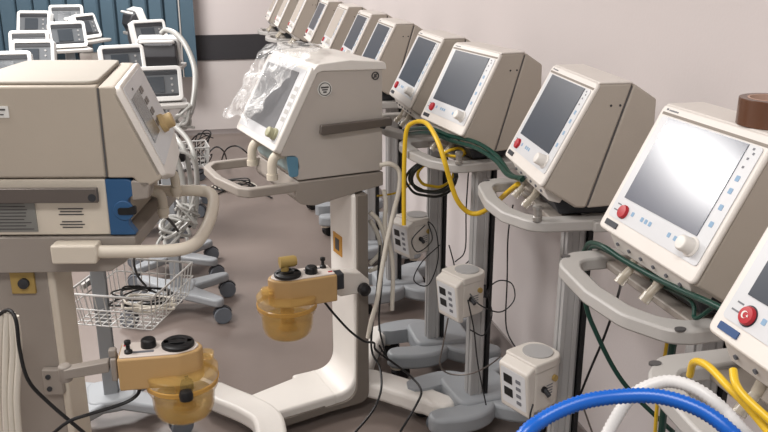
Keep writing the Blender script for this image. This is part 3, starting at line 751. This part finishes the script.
for c in [x for x in C.objects if x.parent == cart]:
    if c.name.split('.')[0] == 'column': c.scale = (1,1,.8)

# wire baskets
def basket(label, loc, rz, w=.34, d=.26, h=.13):
    t = thing('wire_basket', label, 'basket', loc, rz, 'white wire baskets on the carts')
    rim = MB()
    R = [(-w/2,-d/2,h),(w/2,-d/2,h),(w/2,d/2,h),(-w/2,d/2,h)]
    rim.tube(R,.0045,8,closed=True).tube([(p[0],p[1],h*.55) for p in R],.003,6,closed=True); rim.build('rim', M_WIRE, t)
    g = MB(); n1 = 12; n2 = 10
    for i in range(n1):
        x = -w/2+w*i/(n1-1); xx = x*.9
        g.tube([(x,-d/2,h),(xx,-d/2*.9,.0),(xx,d/2*.9,.0),(x,d/2,h)],.0025,5)
    for i in range(n2):
        y = -d/2+d*i/(n2-1); yy = y*.9
        g.tube([(-w/2,y,h),(-w/2*.9,yy,.0),(w/2*.9,yy,.0),(w/2,y,h)],.0025,5)
    g.build('mesh', M_WIRE, t)
    MB().box((0,d/2+.008,h*.8),(.12,.016,.02)).build('bracket', M_RAIL, t)
    return t
basket('white wire basket of cables on the cart behind the beige machine', (-.253,2.84,.480), 1.168, .35, .31, .12)
basket('white wire basket hanging farther back, behind the front basket', (-0.236,4.000,0.523), .2, .3, .22, .12)
basket('white wire basket farthest back by the cables on the floor', (-0.066,4.900,0.494), .1, .28, .2, .12)

# ------------------------------------------------------------------ hoses and cables
def hose(name, label, cat, pts, r, m, n=8, res=8, group=None):
    o = MB().tube(spline(pts,res), r, n).build(name, m); return tag(o,label,cat,group)
def corr(name, label, pts, r, m, pitch=.006, ridge=.90, group=None):
    P = spline(pts,24); L_ = [0]
    for i in range(1,len(P)): L_.append(L_[-1]+(P[i]-P[i-1]).length)
    out = []; k = 0; s_ = 0
    while s_ < L_[-1]:
        while k < len(L_)-2 and L_[k+1] < s_: k += 1
        t = (s_-L_[k])/max(1e-9,(L_[k+1]-L_[k])); out.append(P[k].lerp(P[k+1],min(1,t))); s_ += pitch/2
    o = MB().tube(out,r,16,ridge=ridge).build(name,m,smooth=False)
    for p in o.data.polygons: p.use_smooth = True
    return tag(o,label,'hose',group)

corr('breathing_hose','bright blue corrugated breathing hose arching across the lower right corner',
     [(.33,.80,.02),(.29,.78,.4),(.275,.75,.8),(.29,.74,1.0),(.31,.74,1.11),(0.331,0.740,1.175),(0.363,0.750,1.194),(0.409,0.750,1.210),(0.455,0.740,1.218),(0.494,0.720,1.223),(0.525,0.690,1.219),(0.545,0.660,1.205),(0.564,0.640,1.180),(.70,.72,1.02)],.0092,M_BLUEH,.0052,.86)
corr('breathing_hose','white corrugated hose arching just behind the bright blue one',
     [(.47,.86,.02),(.44,.84,.4),(.44,.83,.8),(.46,.82,1.0),(0.477,0.820,1.076),(0.501,0.830,1.119),(0.527,0.830,1.159),(0.563,0.820,1.179),(0.585,0.790,1.184),(0.606,0.760,1.170),(0.636,0.740,1.136),(.76,.78,1.03)],.0088,M_WHITEH,.0056,.86)
hose('air_hose','upper yellow hose running off the lower right corner','hose',[(0.716,0.980,1.083),(0.706,0.960,1.117),(0.700,0.920,1.132),(0.698,0.870,1.127),(0.703,0.830,1.116),(0.709,0.780,1.097)],.0058,M_YELLOW,10,8,'yellow hoses at the lower right')
hose('air_hose','lower yellow hose hanging under the nearest ventilator, close to the right edge','hose',[(0.695,0.860,1.158),(0.686,0.840,1.149),(0.689,0.820,1.138),(0.705,0.780,1.120)],.0058,M_YELLOW,10,8,'yellow hoses at the lower right')
hose('oxygen_hose','dark green hose sagging under the ventilator with the glare','hose',[(0.861,1.620,1.042),(0.853,1.580,1.078),(0.832,1.480,1.106),(0.842,1.420,1.100),(0.851,1.320,1.101),(0.843,1.200,1.118),(0.829,1.100,1.139),(0.839,1.040,1.139)],.006,M_GREENH,10)
hose('oxygen_hose','thin dark green hose beside the thicker one under the glaring screen','hose',[(0.888,1.660,1.017),(0.883,1.620,1.052),(0.864,1.500,1.080),(0.873,1.360,1.076),(0.857,1.200,1.100),(0.843,1.160,1.084),(0.845,1.120,1.121)],.004,M_GREENH,8)
hose('oxygen_hose','dark green hose hanging down in a curve below the grey handle at right','hose',[(0.930,1.750,0.994),(0.944,1.750,0.857),(0.970,1.720,0.769),(1.030,1.680,0.651),(1.113,1.620,0.560),(1.230,1.600,0.451)],.0062,M_GREENH,10)
hose('cable','black cable crossing behind the curving green hose under the right handle','cable',[(0.864,1.450,1.051),(1.007,1.700,0.885),(1.038,1.800,0.723),(1.026,1.850,0.577),(1.022,1.900,0.437),(1.013,1.900,0.338)],.0035,M_BLACK,7)
hose('oxygen_hose','dark green hose hanging straight down at the lower right below the handle end','hose',[(0.835,1.200,1.027),(0.832,1.200,1.003),(0.865,1.250,0.865),(0.901,1.300,0.712)],.0075,M_GREENH,9)
hose('air_hose','yellow hose beside the green one hanging below the right handle','hose',[(0.848,1.240,1.006),(0.847,1.240,0.981),(0.869,1.280,0.847),(0.901,1.320,0.699)],.004,M_YELLOW,9)
# hoses under the third and fourth ventilators
hose('air_hose','yellow hose looping up and hanging down in front of the coil','hose',[(0.693,2.620,0.796),(0.692,2.620,0.995),(0.698,2.620,1.124),(0.716,2.600,1.161),(0.732,2.500,1.180),(0.724,2.350,1.159),(0.733,2.300,1.105),(0.753,2.300,1.041),(0.778,2.300,0.975),(0.815,2.300,0.933),(0.847,2.280,0.934),(0.869,2.220,0.979),(0.871,2.120,1.045),(0.871,2.050,1.088)],.0078,M_YELLOW,10)
for k_, (dx,dy,dd,lab) in enumerate([(0,0,0,'upper dark green hose slung under the third and fourth ventilators'),(2,4,.02,'lower dark green hose slung just beneath its twin')]):
    hose('oxygen_hose',lab,'hose',[(0.778,2.950,1.063),(0.775,2.620,1.137),(0.815,2.500,1.133),(0.848,2.350,1.144),(0.883,2.250,1.121),(0.875,2.120,1.099),(0.861,2.000,1.114)][0:7] if k_ == 0 else [(0.788,2.930,1.051),(0.776,2.600,1.124),(0.816,2.480,1.120),(0.845,2.330,1.129),(0.873,2.230,1.111),(0.860,2.100,1.102),(0.866,2.000,1.119)],.0068,M_GREENH,9)
def coil(label, cpt, rx, rz_, r, m, turns=1, jit=.01, y=0, nm='coiled_hose'):
    c = Vector(cpt); pts = []
    n = 14*turns
    for i in range(n):
        a = 2*PI*i/14; rr = 1+random.uniform(-.05,.05)
        pts.append((c.x+rx*rr*math.cos(a), c.y+y+.012*(i/14)+jit*math.sin(a*2), c.z+rz_*rr*math.sin(a)))
    return hose(nm,label,'hose',pts+[pts[0]],r,m,8,6)
coil('black hose coil hanging below the third ventilator handle', (0.830,2.720,0.935), .085,.060,.0065,M_OLIVE,2)
coil('outer black hose loop around the hanging coil', (0.841,2.780,0.915), .097,.075,.005,M_OLIVE,1)
coil('yellow hose loop inside the hanging black coil', (0.847,2.750,0.938), .065,.052,.0058,M_YELLOW,1)
coil('small yellow loop lying inside the third ventilator handle ring', (0.834,2.500,1.075), .035,.014,.005,M_YELLOW,1)
hose('air_hose','short yellow hose end behind the far coil beside the white cart','hose',[(0.683,3.000,0.794),(0.744,3.000,0.798),(0.785,3.000,0.811),(0.803,2.950,0.848)],.004,M_YELLOW)
# thin black cables round the middle humidifier
for lab, pts in [
  ('thin black cable looping right of the middle white humidifier',[(0.867,2.400,0.609),(0.886,2.350,0.588),(0.958,2.350,0.555),(1.006,2.350,0.594),(1.008,2.380,0.640),(0.966,2.400,0.647),(0.939,2.420,0.601),(0.949,2.400,0.523),(0.923,2.400,0.450),(0.879,2.420,0.465)]),
  ('grey cable drooping to the floor left of the middle white humidifier',[(0.785,2.380,0.538),(0.770,2.380,0.440),(0.767,2.400,0.354),(0.804,2.400,0.315),(0.863,2.360,0.329),(0.904,2.300,0.386),(0.904,2.200,0.470)]),
  ('thin black cable falling from the middle humidifier past its column',[(0.846,2.360,0.606),(0.871,2.360,0.494),(0.883,2.340,0.371),(0.903,2.300,0.237)]),
  ('thin black cable tangle over the farthest white humidifier',[(0.867,2.950,0.675),(0.800,2.900,0.635),(0.825,2.900,0.583),(0.876,2.880,0.636),(0.870,2.920,0.697),(0.898,2.900,0.660),(0.902,2.880,0.550),(0.863,2.880,0.447),(0.810,2.900,0.465),(0.842,2.900,0.539),(0.915,2.900,0.605)]),
  ('black cable hanging left of the middle column from the handle above',[(0.901,2.550,1.018),(0.921,2.620,0.835),(0.936,2.660,0.668),(0.899,2.660,0.624)]),
  ('long black cable hanging between the second and third ventilator columns',[(0.880,2.100,1.011),(0.911,2.200,0.883),(0.936,2.250,0.713),(0.940,2.250,0.555),(0.950,2.200,0.507),(0.957,2.150,0.507)]),
  ('short black cable arching over the middle white humidifier',[(0.887,2.700,0.677),(0.891,2.660,0.633),(0.883,2.600,0.625),(0.927,2.600,0.644),(0.978,2.660,0.672)]),
  ('grey cable behind the nearest white humidifier running down right',[(0.978,1.950,0.540),(1.028,1.980,0.474),(1.078,1.980,0.416),(1.117,1.960,0.312)]),
  ('thin grey cable beside the nearest humidifier, curving behind it',[(0.997,1.980,0.554),(1.060,2.000,0.435),(1.094,2.000,0.262)]),
  ('dark plug cable falling from the nearest white humidifier',[(0.804,1.720,0.591),(0.789,1.700,0.564),(0.799,1.700,0.482)])]:
    hose('cable',lab,'cable',pts,.0024 if 'grey' not in lab else .0028,M_BLACK if 'grey' not in lab else M_RAILDK,6,8,'thin cables hanging along the wall row')
# black cables of the middle cart
hose('power_cable','black cable curving from the hanging tan humidifier down to the floor','cable',[(0.388,2.560,0.571),(0.429,2.560,0.510),(0.482,2.550,0.444),(0.532,2.550,0.399),(0.579,2.600,0.362),(0.591,2.620,0.322),(0.652,2.620,0.266),(0.716,2.600,0.211),(0.730,2.500,0.206),(0.698,2.450,0.178),(0.627,2.400,0.110)],.0042,M_BLACK)
hose('power_cable','black cable hanging along the tall white cart to the floor','cable',[(0.637,2.750,0.680),(0.618,2.720,0.515),(0.585,2.660,0.384),(0.581,2.640,0.305),(0.601,2.600,0.258),(0.582,2.500,0.226),(0.538,2.450,0.173),(0.452,2.380,0.133)],.0042,M_BLACK)
hose('power_cable','second black cable running down close beside the tall white column','cable',[(0.664,2.800,0.700),(0.647,2.760,0.537),(0.621,2.700,0.403),(0.627,2.660,0.319),(0.641,2.640,0.265),(0.612,2.660,0.320)],.0036,M_BLACK)
# white tubes behind the middle cart
TUBES = [('white tube arching out beside the tall white cart and falling to the right',[(0.630,2.720,0.991),(0.667,2.720,0.993),(0.700,2.720,0.965),(0.700,2.720,0.895),(0.678,2.720,0.803),(0.648,2.700,0.697),(0.624,2.680,0.590),(0.605,2.660,0.502),(0.582,2.660,0.417),(0.570,2.660,0.354)]),
 ('white tube loop bulging beside the tall white cart',[(0.602,2.760,0.807),(0.636,2.760,0.766),(0.662,2.760,0.675),(0.647,2.760,0.601),(0.601,2.780,0.569)]),
 ('inner white tube loop beside the tall white cart',[(0.611,2.800,0.763),(0.641,2.800,0.702),(0.649,2.800,0.634),(0.610,2.800,0.589)]),
 ('short white tube hanging from the tray rear of the tall white cart',[(0.654,2.760,0.887),(0.662,2.760,0.837),(0.658,2.760,0.753),(0.677,2.760,0.670),(0.689,2.760,0.573),(0.686,2.760,0.410)])]
for lab, pts in TUBES: hose('silicone_tube',lab,'tube',pts,.0085,M_TUBE,10,8,'white tubes beside the tall white cart')
# cables and tubes of the left machine
hose('power_cable','thick black cable curving down the left machine column and off the bottom edge','cable',[(-0.510,2.000,0.849),(-0.471,1.980,0.875),(-0.452,1.960,0.856),(-0.451,1.950,0.780),(-0.440,1.940,0.702),(-0.402,1.940,0.635),(-0.316,1.920,0.537)],.0048,M_BLACK)
hose('power_cable','black cable from the lower left tan humidifier sweeping left','cable',[(-0.175,1.930,0.665),(-0.188,1.930,0.632),(-0.225,1.920,0.617),(-0.304,1.920,0.599),(-0.358,1.920,0.584),(-0.417,1.920,0.541)],.0046,M_BLACK)
for k_, (xa,xb) in enumerate([(3,-2),(8,6),(13,12),(17,18)]):
    pts = [[(-0.490,2.000,0.863),(-0.510,2.000,0.762),(-0.531,2.000,0.624),(-0.544,2.000,0.494)],[(-0.476,1.990,0.866),(-0.492,1.990,0.765),(-0.512,1.990,0.627),(-0.522,1.990,0.497)],
           [(-0.463,1.980,0.867),(-0.473,1.980,0.768),(-0.496,1.980,0.631),(-0.506,1.980,0.501)],[(-0.453,1.970,0.862),(-0.457,1.970,0.771),(-0.480,1.970,0.634),(-0.489,1.970,0.505)]][k_]
    hose('silicone_tube','white tube in the bunch hanging at the lower left edge','tube',pts,.008,M_TUBE,10,6,'bunch of white tubes at the lower left edge')
hose('cable','thin black cable dropping behind the handle of the beige machine into the basket','cable',[(-0.120,2.500,0.940),(-0.155,2.550,0.894),(-0.203,2.600,0.793),(-0.228,2.700,0.709),(-0.224,2.750,0.638),(-0.203,2.780,0.586)],.004,M_BLACK)
hose('cable','black cable running from the cream elbow behind the beige machine handle','cable',[(-0.140,2.600,0.911),(-0.105,2.700,0.853),(-0.079,2.800,0.775)],.005,M_BLACK)
def tangle(label, c, sx, sy, sz, r, m, n, nm='cable', cat='cable', seed=1, group=None):
    rg_ = random.Random(seed); c = Vector(c); pts = []
    for i in range(n):
        a = i*1.9+rg_.uniform(-.3,.3); q = rg_.uniform(.6,1)
        pts.append(c+Vector((sx*q*math.cos(a), sy*q*math.sin(a), sz*rg_.uniform(-1,1))))
    return hose(nm,label,cat,pts,r,m,6,8,group)
tangle('black cable coiled inside the front wire basket', (-.23,2.86,.515), .12,.09,.025,.0035,M_BLACK,16,seed=3)
tangle('clear tubing bundled in the front wire basket', (-.20,2.80,.510), .10,.07,.02,.0045,M_TUBE,14,'silicone_tube','tube',5)
tangle('clear tubing bundled under the small ventilator facing the camera', (-0.055,4.300,0.892), .06,.05,.07,.008,M_GREYH,14,'silicone_tube','tube',8)
tangle('black cable jumble beside the farthest wire basket', (0.001,4.900,0.533), .10,.08,.10,.004,M_BLACK,16,seed=9)
hose('silicone_tube','clear tube looping down right of the grey breathing hoses','tube',[(-0.082,3.600,0.883),(-0.016,3.600,0.844),(-0.008,3.600,0.720),(-0.052,3.600,0.583),(-0.108,3.600,0.539)],.007,M_GREYH,8)
tangle('clear tubing bundled under the beige machine elbows', (-0.061,3.620,0.577), .06,.05,.07,.006,M_GREYH,16,'silicone_tube','tube',21)
tangle('white cable jumble in the middle wire basket', (-0.182,4.000,0.596), .13,.08,.06,.005,M_TUBE,16,seed=12)
tangle('black cable jumble behind the white framed cart in the middle', (-0.122,3.900,0.443), .10,.08,.08,.005,M_BLACK,16,seed=14)
hose('breathing_hose','grey breathing hose arching high over the small ventilators','hose',[(-0.149,5.100,1.249),(-0.118,5.100,1.271),(-0.061,5.000,1.256),(-0.009,4.900,1.196),(0.027,4.800,1.093),(0.025,4.700,1.000),(-0.001,4.600,0.889),(-0.051,4.500,0.799)],.016,M_GREYH,12)
for k_, pts in enumerate([[(-0.096,4.200,0.877),(-0.032,4.100,0.818),(-0.005,4.000,0.738),(-0.005,4.000,0.585),(-0.034,4.000,0.388)],[(-0.095,4.000,0.867),(-0.052,3.900,0.813),(-0.033,3.900,0.689),(-0.038,3.900,0.488)],[(-0.104,3.800,0.839),(-0.078,3.800,0.766),(-0.065,3.800,0.644),(-0.077,3.800,0.472)]]):
    hose('breathing_hose',['outer','middle','inner'][k_]+' grey breathing hose hanging right of the beige machine knob','hose',pts,.013,M_GREYH,10)
tangle('black cable jumble on the floor seen through the tray ring of the white topped ventilator', (0.255,6.098,0.030), .20,.16,.02,.005,M_BLACK,14,seed=31)
tangle('thin black cable jumble left of the far floor cables', (0.044,5.400,0.466), .09,.1,.12,.004,M_BLACK,16,seed=33)
tangle('light grey tubing heap low between the beige machine and the open floor', (-0.114,3.700,0.473), .09,.07,.06,.008,M_GREYH,16,'silicone_tube','tube',35)
# floor cables at the back
for k_, (lab,pts) in enumerate([
 ('black cable humped on the floor by the far wall, left hump',[(0.065,6.598,0.008),(0.092,6.200,0.242),(0.156,6.200,0.301),(0.213,6.200,0.259),(0.258,6.756,0.008)]),
 ('black cable humped on the floor by the far wall, right hump',[(0.194,6.806,0.008),(0.236,6.400,0.228),(0.316,6.400,0.256),(0.391,6.400,0.203),(0.471,6.920,0.008)]),
 ('black cable lying across the floor below the far wall',[(0.043,5.780,0.010),(0.172,5.963,0.010),(0.284,6.106,0.010),(0.424,5.959,0.010),(0.519,5.720,0.010)]),
 ('white cable lying on the floor seen through the tray ring',[(0.105,6.149,0.010),(0.204,6.011,0.010),(0.322,6.216,0.010),(0.423,6.132,0.010),(0.455,5.814,0.010)])]):
    hose('cable',lab,'cable',pts,.006,M_BLACK if 'black' in lab else M_TUBE,6,8,'cables on the far floor')

# ------------------------------------------------------------------ lights, world, camera
def area(name, loc, sx, sy, power, col=(1,.975,.955), rot=(0,0,0)):
    l = bpy.data.lights.new(name,'AREA'); l.shape = 'RECTANGLE'; l.size = sx; l.size_y = sy; l.energy = power; l.color = col
    o = bpy.data.objects.new(name,l); C.objects.link(o); o.location = loc; o.rotation_euler = rot; return o
area('ceiling_lamp', (-1.5,4.75,2.76), .8,.85, 95)
area('ceiling_lamp', (-1.2,2.5,2.76), .6,1.2, 66)
area('ceiling_lamp', (-.6,6.6,2.76), .9,.6, 66)
area('ceiling_lamp', (-.2,.2,2.76), .9,.6, 34)
w = bpy.data.worlds.new('World'); bpy.context.scene.world = w; w.use_nodes = True
w.node_tree.nodes['Background'].inputs[0].default_value = (1,.98,.96,1); w.node_tree.nodes['Background'].inputs[1].default_value = .58
cam = bpy.data.cameras.new('Camera'); cam.sensor_width = 36; cam.lens = 815*36/768
co = bpy.data.objects.new('Camera',cam); C.objects.link(co); co.location = (0,0,1.7)
co.rotation_euler = (math.radians(90-17.8212),0,-math.radians(13.34)); bpy.context.scene.camera = co
vs_ = bpy.context.scene.view_settings; vs_.view_transform = 'Standard'; vs_.exposure = 0
